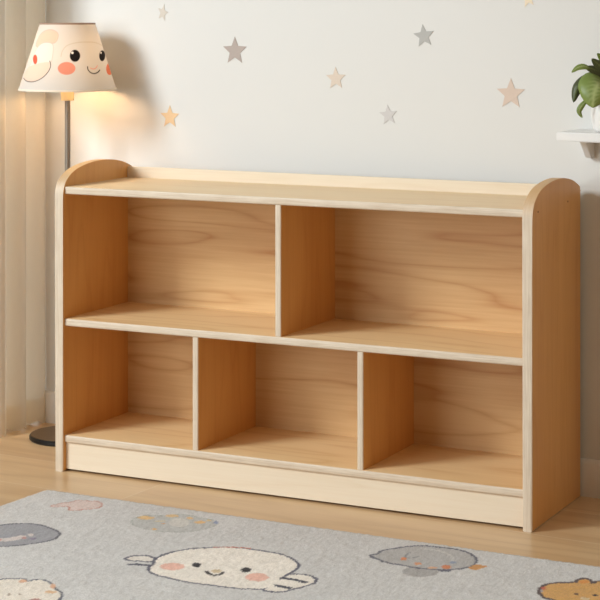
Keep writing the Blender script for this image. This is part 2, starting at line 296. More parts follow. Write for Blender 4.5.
[[[1.0492,-0.3304],[1.0503,-0.3342],[1.0506,-0.3378],[1.0498,-0.3407],[1.0483,-0.3423],[1.046,-0.3426],[1.0435,-0.3413],[1.0411,-0.3388],[1.0392,-0.3353],[1.038,-0.3315],[1.0378,-0.3279],[1.0385,-0.325],[1.0401,-0.3233],[1.0423,-0.3231],[1.0448,-0.3244],[1.0472,-0.3269]],[216,140,92],None,0.0058,True],
[[[1.0892,-0.3464],[1.09,-0.3497],[1.0896,-0.3531],[1.0881,-0.3559],[1.0857,-0.3578],[1.0829,-0.3585],[1.0799,-0.3579],[1.0773,-0.356],[1.0755,-0.3532],[1.0748,-0.3499],[1.0751,-0.3465],[1.0766,-0.3437],[1.079,-0.3418],[1.0819,-0.3411],[1.0848,-0.3417],[1.0874,-0.3436]],[220,160,120],None,0.0058,True],
[[[1.1483,-0.3412],[1.1495,-0.3461],[1.1492,-0.3509],[1.1476,-0.3548],[1.1448,-0.3573],[1.1412,-0.358],[1.1375,-0.3567],[1.1341,-0.3538],[1.1316,-0.3495],[1.1304,-0.3446],[1.1306,-0.3398],[1.1323,-0.3358],[1.1351,-0.3333],[1.1387,-0.3327],[1.1424,-0.334],[1.1458,-0.337]],[214,136,92],None,0.0058,True],
[[[1.1253,-0.3574],[1.1257,-0.3603],[1.1248,-0.3633],[1.1227,-0.3661],[1.1197,-0.3681],[1.1163,-0.3692],[1.113,-0.3691],[1.1104,-0.3679],[1.1087,-0.3657],[1.1083,-0.3628],[1.1092,-0.3598],[1.1113,-0.357],[1.1143,-0.3549],[1.1177,-0.3538],[1.1209,-0.3539],[1.1236,-0.3552]],[220,175,140],None,0.0058,True],
[[[1.1579,-0.3619],[1.158,-0.3648],[1.1564,-0.3682],[1.1534,-0.3714],[1.1492,-0.374],[1.1447,-0.3757],[1.1405,-0.3761],[1.1372,-0.3752],[1.1353,-0.3731],[1.1352,-0.3701],[1.1367,-0.3668],[1.1398,-0.3635],[1.1439,-0.3609],[1.1485,-0.3593],[1.1527,-0.3589],[1.156,-0.3598]],[104,104,118],None,0.0058,True],
[[[1.1448,-0.3075],[1.1456,-0.3108],[1.1455,-0.314],[1.1445,-0.3166],[1.1427,-0.3183],[1.1404,-0.3187],[1.138,-0.3178],[1.1358,-0.3157],[1.1341,-0.3128],[1.1333,-0.3095],[1.1334,-0.3063],[1.1344,-0.3036],[1.1362,-0.302],[1.1385,-0.3016],[1.1409,-0.3025],[1.1432,-0.3046]],[150,160,180],None,0.0058,True],
[[[1.1805,-0.3301],[1.1825,-0.3098],[1.1886,-0.302],[1.2079,-0.3053],[1.2064,-0.3251],[1.1939,-0.3393]],[208,152,90],None,0.0058,True],
[[[1.3517,-0.4066],[1.3481,-0.3828],[1.3525,-0.3621],[1.3635,-0.3469],[1.3791,-0.3384],[1.3958,-0.326],[1.3948,-0.3125],[1.399,-0.3006],[1.4095,-0.297],[1.4192,-0.3045],[1.4263,-0.3174],[1.4301,-0.3114],[1.4313,-0.3043],[1.4389,-0.2956],[1.4506,-0.2963],[1.4581,-0.3057],[1.4774,-0.3243],[1.4926,-0.3525],[1.499,-0.3882],[1.4926,-0.4182],[1.4729,-0.4469],[1.4462,-0.4601],[1.418,-0.4552],[1.3933,-0.4483],[1.3764,-0.4451],[1.3618,-0.4291]],[216,166,96],[92,76,74],0.008,True],
[[[1.4246,-0.3956],[1.4251,-0.398],[1.425,-0.4004],[1.4244,-0.4022],[1.4233,-0.4033],[1.4219,-0.4035],[1.4204,-0.4027],[1.419,-0.4011],[1.418,-0.3989],[1.4175,-0.3964],[1.4176,-0.3941],[1.4182,-0.3923],[1.4193,-0.3912],[1.4207,-0.391],[1.4222,-0.3918],[1.4236,-0.3934]],[58,42,38],None,0.0058,True],
[[[1.4589,-0.3856],[1.4595,-0.3886],[1.4592,-0.3915],[1.4582,-0.3939],[1.4566,-0.3953],[1.4547,-0.3956],[1.4526,-0.3948],[1.4509,-0.3929],[1.4496,-0.3902],[1.4491,-0.3872],[1.4493,-0.3843],[1.4503,-0.3819],[1.4519,-0.3805],[1.4539,-0.3802],[1.4559,-0.381],[1.4577,-0.3829]],[58,42,38],None,0.0058,True],
[[[1.3578,-0.3876],[1.3587,-0.3914],[1.3589,-0.395],[1.3584,-0.3976],[1.3571,-0.3991],[1.3554,-0.3991],[1.3534,-0.3977],[1.3515,-0.395],[1.3499,-0.3915],[1.3489,-0.3877],[1.3487,-0.3842],[1.3493,-0.3815],[1.3505,-0.38],[1.3523,-0.38],[1.3543,-0.3814],[1.3562,-0.3841]],[200,104,76],None,0.0058,True],
[[[1.358,-0.405],[1.3591,-0.4087],[1.3598,-0.412],[1.3598,-0.4143],[1.3593,-0.4154],[1.3583,-0.4151],[1.357,-0.4133],[1.3555,-0.4105],[1.3541,-0.4069],[1.353,-0.4032],[1.3524,-0.4],[1.3523,-0.3976],[1.3528,-0.3965],[1.3538,-0.3968],[1.3551,-0.3986],[1.3566,-0.4015]],[180,170,170],None,0.0058,True],
[[[1.4508,-0.4121],[1.4515,-0.4165],[1.4509,-0.4208],[1.4492,-0.4243],[1.4465,-0.4265],[1.4433,-0.4272],[1.44,-0.4261],[1.4373,-0.4235],[1.4354,-0.4198],[1.4346,-0.4154],[1.4352,-0.4111],[1.4369,-0.4076],[1.4396,-0.4053],[1.4429,-0.4046],[1.4461,-0.4057],[1.4489,-0.4083]],[222,196,156],None,0.0058,True],
[[[1.4207,-0.3128],[1.4211,-0.317],[1.4199,-0.3213],[1.4173,-0.325],[1.4136,-0.3277],[1.4094,-0.329],[1.4054,-0.3285],[1.4021,-0.3264],[1.4001,-0.323],[1.3997,-0.3189],[1.4009,-0.3146],[1.4035,-0.3107],[1.4072,-0.308],[1.4114,-0.3068],[1.4155,-0.3073],[1.4187,-0.3094]],[222,150,70],None,0.0058,True]]
SHADE_MOTIFS=[[[[-0.057,0.1174],[-0.0474,0.1403],[-0.0212,0.1521],[0.0079,0.1532],[0.0273,0.1442],[0.0277,0.1307],[0.019,0.1207],[-0.0023,0.1205],[-0.0243,0.1168],[-0.0398,0.1101]],[226,190,172],[206,170,156],0.0014,True],
[[[-0.0518,0.0797],[-0.046,0.1025],[-0.0291,0.1178],[-0.0063,0.122],[0.0131,0.1181],[0.018,0.1032],[0.0181,0.0833],[0.0153,0.0723],[-0.002,0.0657],[-0.0255,0.0578],[-0.0529,0.0521]],[217,213,208],[184,178,172],0.0014,True],
[[[-0.0755,0.0337],[-0.0775,0.0462],[-0.058,0.0595],[-0.0291,0.0677],[-0.0035,0.0721],[0.0137,0.0723],[0.0166,0.0634],[0.012,0.0485],[-0.0009,0.0334],[-0.0214,0.024],[-0.0471,0.0242]],[218,199,184],None,0.0017,True],
[[[-0.0726,0.0313],[-0.0471,0.0242],[-0.0214,0.024],[-0.0009,0.0334],[0.012,0.0485],[0.0166,0.0634],[0.0126,0.0758]],None,[70,66,64],0.002,False],
[[[-0.0282,0.0792],[-0.0271,0.0746],[-0.0274,0.0707],[-0.0291,0.0681],[-0.032,0.0671],[-0.0359,0.068],[-0.0402,0.0705],[-0.0444,0.0743],[-0.0479,0.0788],[-0.0498,0.0834],[-0.0496,0.0873],[-0.0473,0.09],[-0.0435,0.091],[-0.0389,0.0901],[-0.0344,0.0876],[-0.0307,0.0838]],[196,92,72],None,0.0017,True],
[[[0.0413,0.0873],[0.0443,0.1008],[0.0567,0.1142],[0.0831,0.1211],[0.1156,0.1229],[0.1568,0.1204],[0.2134,0.1088]],None,[194,187,174],0.002,False],
[[[0.0917,0.0886],[0.0907,0.0847],[0.0889,0.0811],[0.0865,0.0781],[0.0835,0.0757],[0.0802,0.0743],[0.0767,0.0738],[0.0734,0.0743],[0.0703,0.0758],[0.0677,0.0782],[0.0657,0.0813],[0.0644,0.0849],[0.0641,0.0888],[0.0646,0.0927],[0.0661,0.0963],[0.0684,0.0993],[0.0714,0.1017],[0.075,0.1032],[0.0787,0.1037],[0.0825,0.1031],[0.0859,0.1016],[0.0886,0.0992],[0.0906,0.0961],[0.0916,0.0925]],[26,23,22],None,0.0017,True],
[[[0.0744,0.0962],[0.0741,0.0951],[0.0733,0.0941],[0.0723,0.0935],[0.071,0.0932],[0.0698,0.0935],[0.0688,0.0941],[0.0682,0.0951],[0.068,0.0962],[0.0682,0.0974],[0.069,0.0984],[0.0701,0.099],[0.0713,0.0992],[0.0725,0.099],[0.0736,0.0983],[0.0742,0.0974]],[235,232,228],None,0.0017,True],
[[[0.1988,0.0866],[0.1913,0.0832],[0.1843,0.08],[0.1779,0.0774],[0.1721,0.0753],[0.1671,0.0741],[0.1627,0.0737],[0.1591,0.0743],[0.1564,0.0757],[0.1546,0.0779],[0.1538,0.0808],[0.154,0.0841],[0.1553,0.0876],[0.1576,0.091],[0.1609,0.0943],[0.1653,0.097],[0.1705,0.0991],[0.1766,0.1003],[0.1834,0.1007],[0.1908,0.1],[0.1987,0.0985],[0.2069,0.0961],[0.2132,0.0931],[0.2068,0.0899]],[26,23,22],None,0.0017,True],
[[[0.1732,0.0948],[0.1722,0.0938],[0.1707,0.093],[0.1691,0.0925],[0.1676,0.0923],[0.1664,0.0926],[0.1656,0.0931],[0.1654,0.094],[0.1658,0.0949],[0.1667,0.0959],[0.168,0.0967],[0.1696,0.0972],[0.1712,0.0973],[0.1725,0.0971],[0.1734,0.0966],[0.1736,0.0957]],[225,222,218],None,0.0017,True],
[[[0.0767,0.0574],[0.0758,0.0533],[0.0736,0.0495],[0.0702,0.0463],[0.066,0.0438],[0.0612,0.0422],[0.0561,0.0417],[0.051,0.0423],[0.0462,0.0439],[0.0419,0.0464],[0.0385,0.0497],[0.0362,0.0535],[0.0352,0.0576],[0.0356,0.0617],[0.0375,0.0655],[0.0408,0.0688],[0.0451,0.0713],[0.0503,0.0729],[0.0559,0.0734],[0.0615,0.0729],[0.0667,0.0713],[0.0711,0.0687],[0.0743,0.0654],[0.0762,0.0615]],[214,140,120],None,0.0017,True],
[[[0.2131,0.0529],[0.2132,0.0487],[0.2128,0.0449],[0.2129,0.0416],[0.203,0.0395],[0.1899,0.0384],[0.1823,0.0382],[0.1768,0.0389],[0.1731,0.0406],[0.1708,0.0432],[0.1699,0.0465],[0.1704,0.0502],[0.1724,0.0542],[0.1761,0.0582],[0.1815,0.0618],[0.1896,0.0648],[0.204,0.0669],[0.2132,0.0682],[0.213,0.0688],[0.2133,0.0682],[0.2131,0.0666],[0.2129,0.0641],[0.2128,0.0608],[0.2132,0.057]],[206,116,88],None,0.0017,True],
[[[0.115,0.0578],[0.122,0.0552],[0.1304,0.057],[0.1382,0.0633]],None,[226,150,130],0.002,False],
[[[0.1079,0.061],[0.1078,0.054],[0.113,0.0469],[0.1223,0.0437],[0.1337,0.0464],[0.143,0.0521]],None,[50,42,40],0.0027,False]]
# ------------------------------------------------------------------ materials
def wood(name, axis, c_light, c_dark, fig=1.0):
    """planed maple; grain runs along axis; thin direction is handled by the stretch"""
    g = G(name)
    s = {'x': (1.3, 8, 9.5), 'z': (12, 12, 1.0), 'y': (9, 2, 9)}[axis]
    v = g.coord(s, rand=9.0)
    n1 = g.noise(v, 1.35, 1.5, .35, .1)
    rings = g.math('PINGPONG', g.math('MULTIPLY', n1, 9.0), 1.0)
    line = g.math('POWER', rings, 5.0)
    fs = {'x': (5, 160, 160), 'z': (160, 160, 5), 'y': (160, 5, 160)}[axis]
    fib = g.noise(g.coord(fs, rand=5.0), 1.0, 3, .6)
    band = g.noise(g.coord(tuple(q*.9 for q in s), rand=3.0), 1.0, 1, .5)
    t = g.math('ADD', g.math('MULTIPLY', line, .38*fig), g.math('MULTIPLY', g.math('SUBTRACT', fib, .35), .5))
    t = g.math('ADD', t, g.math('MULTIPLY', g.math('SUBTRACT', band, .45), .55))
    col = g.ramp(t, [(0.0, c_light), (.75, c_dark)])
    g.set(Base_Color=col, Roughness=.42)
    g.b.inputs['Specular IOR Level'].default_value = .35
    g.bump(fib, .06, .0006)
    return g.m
def ply_edge(name, axis, off=0.0):
    """pale plywood edge; plies are stacked along axis"""
    g = G(name)
    st = {'x': (520, 30, 12), 'z': (14, 30, 520), 'y': (12, 520, 12)}[axis]
    n = g.noise(g.coord(st), 1.0, 2, .5)
    st2 = {'x': (60, 60, 25), 'z': (25, 60, 60), 'y': (25, 60, 60)}[axis]
    n2 = g.noise(g.coord(st2, rand=4), 1.0, 3, .6)
    t = g.math('ADD', g.math('MULTIPLY', n, .75), g.math('MULTIPLY', n2, .3))
    col = g.ramp(t, [(.3, EDGE_L), (.75, EDGE_D)])
    if off:                                                  # edge colour blends to tan with height over the arch
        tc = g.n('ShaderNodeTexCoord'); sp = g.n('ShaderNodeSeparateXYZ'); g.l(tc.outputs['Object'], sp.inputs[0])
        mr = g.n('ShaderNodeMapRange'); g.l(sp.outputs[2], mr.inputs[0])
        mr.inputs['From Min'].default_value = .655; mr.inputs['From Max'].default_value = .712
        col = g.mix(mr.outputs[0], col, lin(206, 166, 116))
    g.set(Base_Color=col, Roughness=.5)
    return g.m
W_L, W_D = lin(*WOOD_L), lin(*WOOD_D)
EDGE_L, EDGE_D = lin(*EDGE_L8), lin(*EDGE_D8)
M_WX = wood('maple_lengthwise', 'x', lin(*SHELF_L), lin(*SHELF_D))
M_WZ = wood('maple_upright', 'z', W_L, W_D, .45)
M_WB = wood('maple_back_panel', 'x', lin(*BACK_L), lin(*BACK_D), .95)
M_PL = wood('maple_pale_plinth', 'x', lin(*PLINTH_L), lin(*PLINTH_D), .5)
M_TOP = wood('maple_pale_top', 'x', lin(*TOP_L), lin(*TOP_D), .5)
M_EX = ply_edge('plywood_edge_upright', 'x')
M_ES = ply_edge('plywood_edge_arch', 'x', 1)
M_EZ = ply_edge('plywood_edge_flat', 'z')
M_DOT = plain('screw_plug_wood', lin(150, 105, 66), .6)

# wall paint
def paint_mat(name, col):
    g = G(name); n = g.noise(g.coord((1, 1, 1)), 90, 4, .6)
    n2 = g.noise(g.coord((1, 1, 1)), 1.6, 2, .5)
    c = g.mix(n2, col, tuple(q*.965 for q in col[:3])+(1,))
    g.set(Base_Color=c, Roughness=.75); g.b.inputs['Specular IOR Level'].default_value = .2
    g.bump(n, .05, .0008)
    return g.m
M_WALL = paint_mat('off_white_wall_paint', lin(*WALL))
M_TRIM = plain('white_trim_paint', lin(*TRIM), .45, .01)

# floor boards
K = -.065                                                   # the room stands a little askew to the bookshelf
ANG = math.atan(K)
def floor_mat():
    g = G('pale_oak_floor')
    v = g.coord((1, 1, 1), rot=(0, 0, -ANG))
    sep = g.n('ShaderNodeSeparateXYZ'); g.l(v, sep.inputs[0])
    u, w = sep.outputs[0], sep.outputs[1]
    PW = .21
    ws = g.math('DIVIDE', g.math('SUBTRACT', w, .0635), PW)
    row = g.math('FLOOR', ws); fr = g.math('FRACT', ws)
    us = g.math('ADD', g.math('DIVIDE', u, 1.75), g.math('MULTIPLY_ADD', row, .377, .21))
    colr = g.math('FLOOR', us); fu = g.math('FRACT', us)
    wn = g.n('ShaderNodeTexWhiteNoise', noise_dimensions='2D')
    cb = g.n('ShaderNodeCombineXYZ'); g.l(row, cb.inputs[0]); g.l(colr, cb.inputs[1]); g.l(cb.outputs[0], wn.inputs['Vector'])
    rnd = wn.outputs['Value']
    off = g.n('ShaderNodeCombineXYZ'); g.l(g.math('MULTIPLY', rnd, 17), off.inputs[0]); g.l(g.math('MULTIPLY', rnd, 5), off.inputs[1])
    va = g.n('ShaderNodeVectorMath', operation='ADD'); g.l(v, va.inputs[0]); g.l(off.outputs[0], va.inputs[1])
    mp = g.n('ShaderNodeMapping'); g.l(va.outputs[0], mp.inputs[0]); mp.inputs['Scale'].default_value = (1.1, 9, 1)
    n1 = g.noise(mp.outputs[0], 1.0, 2, .5, .4)
    rings = g.math('POWER', g.math('PINGPONG', g.math('MULTIPLY', n1, 6), 1.0), 2.0)
    mp2 = g.n('ShaderNodeMapping'); g.l(va.outputs[0], mp2.inputs[0]); mp2.inputs['Scale'].default_value = (6, 150, 1)
    fib = g.noise(mp2.outputs[0], 1.0, 3, .6)
    t = g.math('ADD', g.math('MULTIPLY', rings, .3), g.math('MULTIPLY', g.math('SUBTRACT', fib, .3), .45))
    t = g.math('ADD', t, g.math('MULTIPLY', rnd, .22))
    col = g.ramp(t, [(0, lin(*FLOOR_L)), (.9, lin(*FLOOR_D))])
    e1 = g.math('LESS_THAN', g.math('MULTIPLY', g.math('MINIMUM', fr, g.math('SUBTRACT', 1.0, fr)), PW), .0016)
    e2 = g.math('LESS_THAN', g.math('MULTIPLY', g.math('MINIMUM', fu, g.math('SUBTRACT', 1.0, fu)), 1.75), .0012)
    seam = g.math('MAXIMUM', e1, e2)
    g.set(Base_Color=g.mix(g.math('MULTIPLY', seam, .5), col, lin(232, 214, 190)), Roughness=.3)
    g.b.inputs['Specular IOR Level'].default_value = .5
    g.bump(fib, .04, .0006)
    return g.m
M_FLOOR = floor_mat()

# ------------------------------------------------------------------ setting
def wall_y(x): return .437+K*(x+.3)                       # face of the back wall
WN = Vector((K, -1, 0)).normalized()                        # into the room
WT = Vector((1, K, 0)).normalized()
struct(obj('floor', box(-.6, 4.6, -5.2, .6, -.05, 0), M_FLOOR, smooth=False))
def wall_slab(name, x0, x1, off0, off1, z0, z1, m, bevel=0):
    bm = bmesh.new()
    p = [(x0, wall_y(x0)), (x1, wall_y(x1))]
    A = Vector((p[0][0], p[0][1], 0)); B = Vector((p[1][0], p[1][1], 0))
    pr = [A+WN*off0, B+WN*off0, B+WN*off1, A+WN*off1]
    prism(bm, [(q.x, q.y) for q in pr], lambda u, v, d: (u, v, d), z0, z1)
    if bevel:
        bmesh.ops.bevel(bm, geom=[e for e in bm.edges], offset=bevel, segments=2, affect='EDGES')
    return struct(obj(name, bm, m))
wall_slab('wall_back', -.45, 4.4, -.08, 0, 0, 2.4, M_WALL)
struct(obj('wall_left', box(-.45, -.408, .365, wall_y(-.41)-.0005, 0, 2.4), M_WALL))
struct(obj('ceiling', box(-.45, 4.4, -4.6, .56, 2.4, 2.46), M_TRIM, smooth=False))
# moulded baseboard
bm = bmesh.new()
prof = [(0, 0), (.013, 0), (.013, .066), (.011, .069), (.011, .072), (.009, .076), (.006, .081), (.003, .083), (0, .083)]
x0, x1 = -.404, 4.4
ra = [bm.verts.new(Vector((x0, wall_y(x0), 0))+WN*(d+.0002)+Vector((0, 0, z))) for d, z in prof]
rb = [bm.verts.new(Vector((x1, wall_y(x1), 0))+WN*(d+.0002)+Vector((0, 0, z))) for d, z in prof]
for i in range(len(prof)):
    j = (i+1) % len(prof); bm.faces.new((ra[i], rb[i], rb[j], ra[j]))
bm.faces.new(ra); bm.faces.new(rb[::-1])
struct(obj('baseboard_back', bm, M_TRIM))

# ------------------------------------------------------------------ bookshelf
SW, SD, TP, T = 1.2, .3215, .0254, .0178
ZT, ZM, ZB = .6759, .3629, .0863
YB = .2873
shelf = thing('bookshelf', 'low pale maple open bookshelf with five cubbies and round-topped sides', 'bookshelf', (.6, .15, 0))
def edges_mat(bm, ax, thr=.93):
    bmesh.ops.recalc_face_normals(bm, faces=bm.faces); bm.normal_update()
    for f in bm.faces: f.material_index = 0 if abs(f.normal[ax]) > thr else 1
def arch():
    ctl = [(-.006, .640), (-.0057, .654), (-.0038, .667), (.0008, .6785), (.008, .689), (.020, .6985), (.034, .7065), (.055, .7145), (.082, .7205), (.11, .7245), (.14, .727),
           (.168, .7278), (.195, .727), (.22, .7248), (.245, .721), (.268, .716), (.288, .7095), (.307, .7025), (.318, .696), (.3215, .688)]
    L = smooth_line(ctl, False, 3)
    return [(-.006, 0.0)]+[tuple(p) for p in L]+[(SD, 0.0)]
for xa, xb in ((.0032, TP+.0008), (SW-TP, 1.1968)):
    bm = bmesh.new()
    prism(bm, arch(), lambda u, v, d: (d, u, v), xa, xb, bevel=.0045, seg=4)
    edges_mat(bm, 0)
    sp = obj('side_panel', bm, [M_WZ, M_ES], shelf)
    if xa > .5:
        for px, pz in ((.030, .669), (.228, .673)):
            b2 = bmesh.new()
            bmesh.ops.create_cone(b2, cap_ends=True, segments=14, radius1=.0021, radius2=.0019, depth=.0012)
            b2.transform(Matrix.Translation((xb+.0004, px, pz)) @ Matrix.Rotation(PI/2, 4, 'Y'))
            s_ = obj('screw_plug', b2, M_DOT, sp)
def hboard(name, x0, x1, y0, y1, z1, m=None):
    bm = bmesh.new(); add_box(bm, x0, x1, y0, y1, z1-T, z1)
    es = [e for e in bm.edges if all(abs(v.co.y-y0) < 1e-6 for v in e.verts) and abs(e.verts[0].co.z-e.verts[1].co.z) < 1e-6]
    bmesh.ops.bevel(bm, geom=es, offset=.0035, segments=3, profile=.5, affect='EDGES')
    edges_mat(bm, 2)
    return obj(name, bm, [m or M_WX, M_EZ], shelf)
hboard('top_shelf', TP, SW-TP, .002, YB, ZT, M_TOP)
hboard('middle_shelf', TP, SW-TP, .002, YB, ZM)
hboard('bottom_shelf', TP, SW-TP, .002, YB, ZB)
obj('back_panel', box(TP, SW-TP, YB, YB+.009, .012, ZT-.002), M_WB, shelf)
bm = box(TP, SW-TP, YB-.003, YB+.013, ZT, .7025)
bmesh.ops.bevel(bm, geom=[e for e in bm.edges if abs(e.verts[0].co.x-e.verts[1].co.x) > .5 and e.verts[0].co.z > .69], offset=.003, segments=2, affect='EDGES')
obj('back_rail', bm, M_PL, shelf)
def divider(xr, z0, z1, tk=.0155):
    bm = bmesh.new(); add_box(bm, xr-tk, xr, .004, YB, z0, z1)
    es = [e for e in bm.edges if all(abs(v.co.y-.004) < 1e-6 for v in e.verts) and abs(e.verts[0].co.x-e.verts[1].co.x) < 1e-6]
    bmesh.ops.bevel(bm, geom=es, offset=.0035, segments=3, profile=.5, affect='EDGES')
    edges_mat(bm, 0)
    return obj('divider', bm, [M_WZ, M_EX], shelf)
divider(.6010, ZM, ZT-T)
divider(.3881, ZB, ZM-T)
divider(.8036, ZB, ZM-T)
bm = box(TP, SW-TP, .008, .026, .0055, ZB-T)
obj('plinth', bm, M_PL, shelf)

# ------------------------------------------------------------------ rug
RUG_C = np.array([[.105, -.191], [1.68, -.2105], [1.60, -1.35], [.01, -1.32]])   # far left, far right, near right, near left
def rug():
    nu, nv = 621, 261
    u = np.linspace(0, 1, nu); v = np.linspace(0, 1, nv)
    U, V = np.meshgrid(u, v); U = U.ravel()[:, None]; V = V.ravel()[:, None]
    P = (RUG_C[0]*(1-U)+RUG_C[1]*U)*(1-V)+(RUG_C[3]*(1-U)+RUG_C[2]*U)*V
    rs = np.random.RandomState(3)
    jit = rs.uniform(-.0016, .0016, len(P))
    def blur(shape, k):
        a = rs.uniform(-1, 1, shape)
        for _ in range(k):
            a = (a+np.roll(a, 1, 0)+np.roll(a, -1, 0)+np.roll(a, 1, 1)+np.roll(a, -1, 1))/5
        return a/a.std()
    b1 = blur((nv, nu), 3).ravel(); b2 = blur((nv, nu), 60).ravel(); b3 = rs.uniform(-1, 1, len(P))
    base = np.array(lin(*RUG)[:3])
    col = np.tile(base, (len(P), 1))
    paint(P, col, RUG_MOTIFS, .0020, jit)
    tone = 1+.018*b1+.014*b2+.06*b3
    col = np.clip(col*tone[:, None], 0, 1)
    edge = np.minimum(np.minimum(U, 1-U)*1.55, np.minimum(V, 1-V)*1.15).ravel()
    h = .0105*np.clip(edge/.004, 0, 1)**.5+.00025*b1+.0005*b3
    # raised outline of the carved motifs follows the pile
    fz = (edge < .004)*rs.uniform(-.0012, .0012, len(P))
    P = P+np.stack([fz, fz], 1)
    h = np.maximum(h, .0012)
    top = np.concatenate([P, h[:, None]], 1)
    o0 = np.array([.8, -.75, 0])
    me = grid_mesh('rug', top-o0, nu, nv)
    set_colors(me, col)
    # woven backing under the pile
    bm = bmesh.new(); bm.from_mesh(me)
    bm.verts.ensure_lookup_table()
    cs = [RUG_C[i] for i in range(4)]
    cl = bm.verts.layers.float_color['dye']
    bot = [bm.verts.new(Vector((c[0]-o0[0], c[1]-o0[1], .0002))) for c in cs]
    bm.verts.ensure_lookup_table()
    for b in bot: b[cl] = (*base, 1)
    rows = [[bm.verts[i] for i in range(nu)], [bm.verts[j*nu+nu-1] for j in range(nv)],
            [bm.verts[(nv-1)*nu+i] for i in range(nu-1, -1, -1)], [bm.verts[j*nu] for j in range(nv-1, -1, -1)]]
    for k, row in enumerate(rows):
        bm.faces.new([bot[k], bot[(k+1) % 4]]+row[::-1])
    bm.faces.new(bot)
    bm.to_mesh(me); bm.free()
    g = G('grey_rug_pile')
    at = g.n('ShaderNodeAttribute', attribute_name='dye')
    n = g.noise(g.coord((1, 1, 1)), 420, 2, .6)
    c = g.mix(.35, at.outputs['Color'], g.ramp(n, [(.3, (.55, .55, .55, 1)), (.7, (1.35, 1.35, 1.35, 1))]), 'MULTIPLY')
    g.set(Base_Color=c, Roughness=.95, Sheen_Weight=.15); g.b.inputs['Specular IOR Level'].default_value = .05
    g.bump(n, .5, .003)
    me.materials.append(g.m)
    o = bpy.data.objects.new('rug', me); C.objects.link(o); o.location = o0
    tag(o, 'soft grey rug woven with cartoon faces lying before the bookshelf', 'rug')
rug()

# ------------------------------------------------------------------ floor lamp
LX, LY = -.159, .295
LT, LB, RB, RT = 1.0615, .8915, .1245, .0700
lamp = thing('floor_lamp', 'slim floor lamp with smiling face shade on dark round base', 'lamp', (LX, LY, 0))
M_BASE = plain('dark_base_metal', lin(38, 36, 35), .38, .03, Metallic=.6)
M_BRASS = plain('bronze_base_top', lin(112, 86, 58), .4, .03, Metallic=.55)
M_POLE = plain('grey_pole_metal', lin(138, 130, 120), .35, .03, Metallic=.25)
M_SOCK = plain('yellow_socket', lin(232, 212, 164), .5, .02)
bm = bmesh.new(); lathe(bm, [(0, 0), (.094, 0), (.097, .003), (.097, .010), (.094, .013), (0, .013)], LX, LY, 72)
base_o = obj('base', bm, M_BASE, lamp)
bm = bmesh.new(); lathe(bm, [(0, .013), (.0925, .013), (.0915, .0142), (0, .0146)], LX, LY, 72)
obj('base_plate', bm, M_BRASS, base_o)
bm = bmesh.new(); lathe(bm, [(.012, .0145), (.012, .022), (.0072, .026), (.0072, .866), (.0001, .866)], LX, LY, 24)
obj('pole', bm, M_POLE, lamp)
bm = bmesh.new(); lathe(bm, [(.0001, .864), (.0165, .864), (.0168, .866), (.0168, .909), (.0155, .912), (.012, .925), (.0001, .925)], LX, LY, 32)
obj('socket', bm, M_SOCK, lamp)
# shade with its printed face
nu, nv = 720, 128
ph = np.arange(nu)/nu*2*PI-PI/2-PI                         # u = 0 faces straight out of the back wall
tv = np.linspace(0, 1, nv)
PH, TV = np.meshgrid(ph, tv); PH = PH.ravel(); TV = TV.ravel()
R = RB+(RT-RB)*TV
co = np.stack([R*np.cos(PH), R*np.sin(PH), LB+(LT-LB)*TV], 1)
P = np.stack([(PH+PI/2)*.1, (LT-LB)*TV], 1)
col = np.tile(np.array(lin(*SHADE)[:3]), (len(P), 1))
paint(P, col, SHADE_MOTIFS, .0012, np.zeros(len(P)))
me = grid_mesh('lamp_shade', co, nu, nv, True); set_colors(me, col)
g = G('printed_lamp_shade')
at = g.n('ShaderNodeAttribute', attribute_name='dye')
wv = g.noise(g.coord((1, 1, 1)), 700, 2)
g.set(Base_Color=at.outputs['Color'], Roughness=.8); g.b.inputs['Specular IOR Level'].default_value = .15
g.bump(wv, .08, .0005)
tr = g.n('ShaderNodeBsdfTranslucent'); g.l(at.outputs['Color'], tr.inputs[0])
mx = g.n('ShaderNodeMixShader'); mx.inputs[0].default_value = SHADE_TR
g.l(g.b.outputs[0], mx.inputs[1]); g.l(tr.outputs[0], mx.inputs[2]); g.l(mx.outputs[0], g.out.inputs[0])
me.materials.append(g.m)
sh = bpy.data.objects.new('lamp_shade', me); C.objects.link(sh); sh.parent = lamp; sh['_base'] = (LX, LY, 0)
M_RIM = plain('brown_shade_rim', lin(168, 138, 118), .6, .02)
M_HEM = plain('cream_shade_hem', lin(240, 228, 210), .7, .02)
bm = bmesh.new(); lathe(bm, [(.0001, LT-.004), (RT-.001, LT-.004), (RT+.0012, LT-.0035), (RT+.001, LT+.0006), (RT-.003, LT+.0008), (RT-.006, LT-.0005), (.0001, LT-.0005)], LX, LY, 96)
obj('shade_cap', bm, M_RIM, sh)
bm = bmesh.new(); lathe(bm, [(RB-.0012, LB-.001), (RB+.0012, LB-.001), (RB+.0008, LB+.004), (RB-.0014, LB+.004), (RB-.0012, LB-.001)], LX, LY, 96)
obj('shade_hem', bm, M_HEM, sh)
g = G('warm_lit_bulb'); g.set(Base_Color=(1, .9, .75, 1)); g.b.inputs['Emission Color'].default_value = BULB_C; g.b.inputs['Emission Strength'].default_value = BULB
bm = bmesh.new(); lathe(bm, [(.0001, .925), (.012, .926), (.015, .935), (.024, .950), (.028, .966), (.024, .983), (.013, .993), (.0001, .996)], LX, LY, 28)
obj('bulb', bm, g.m, lamp)

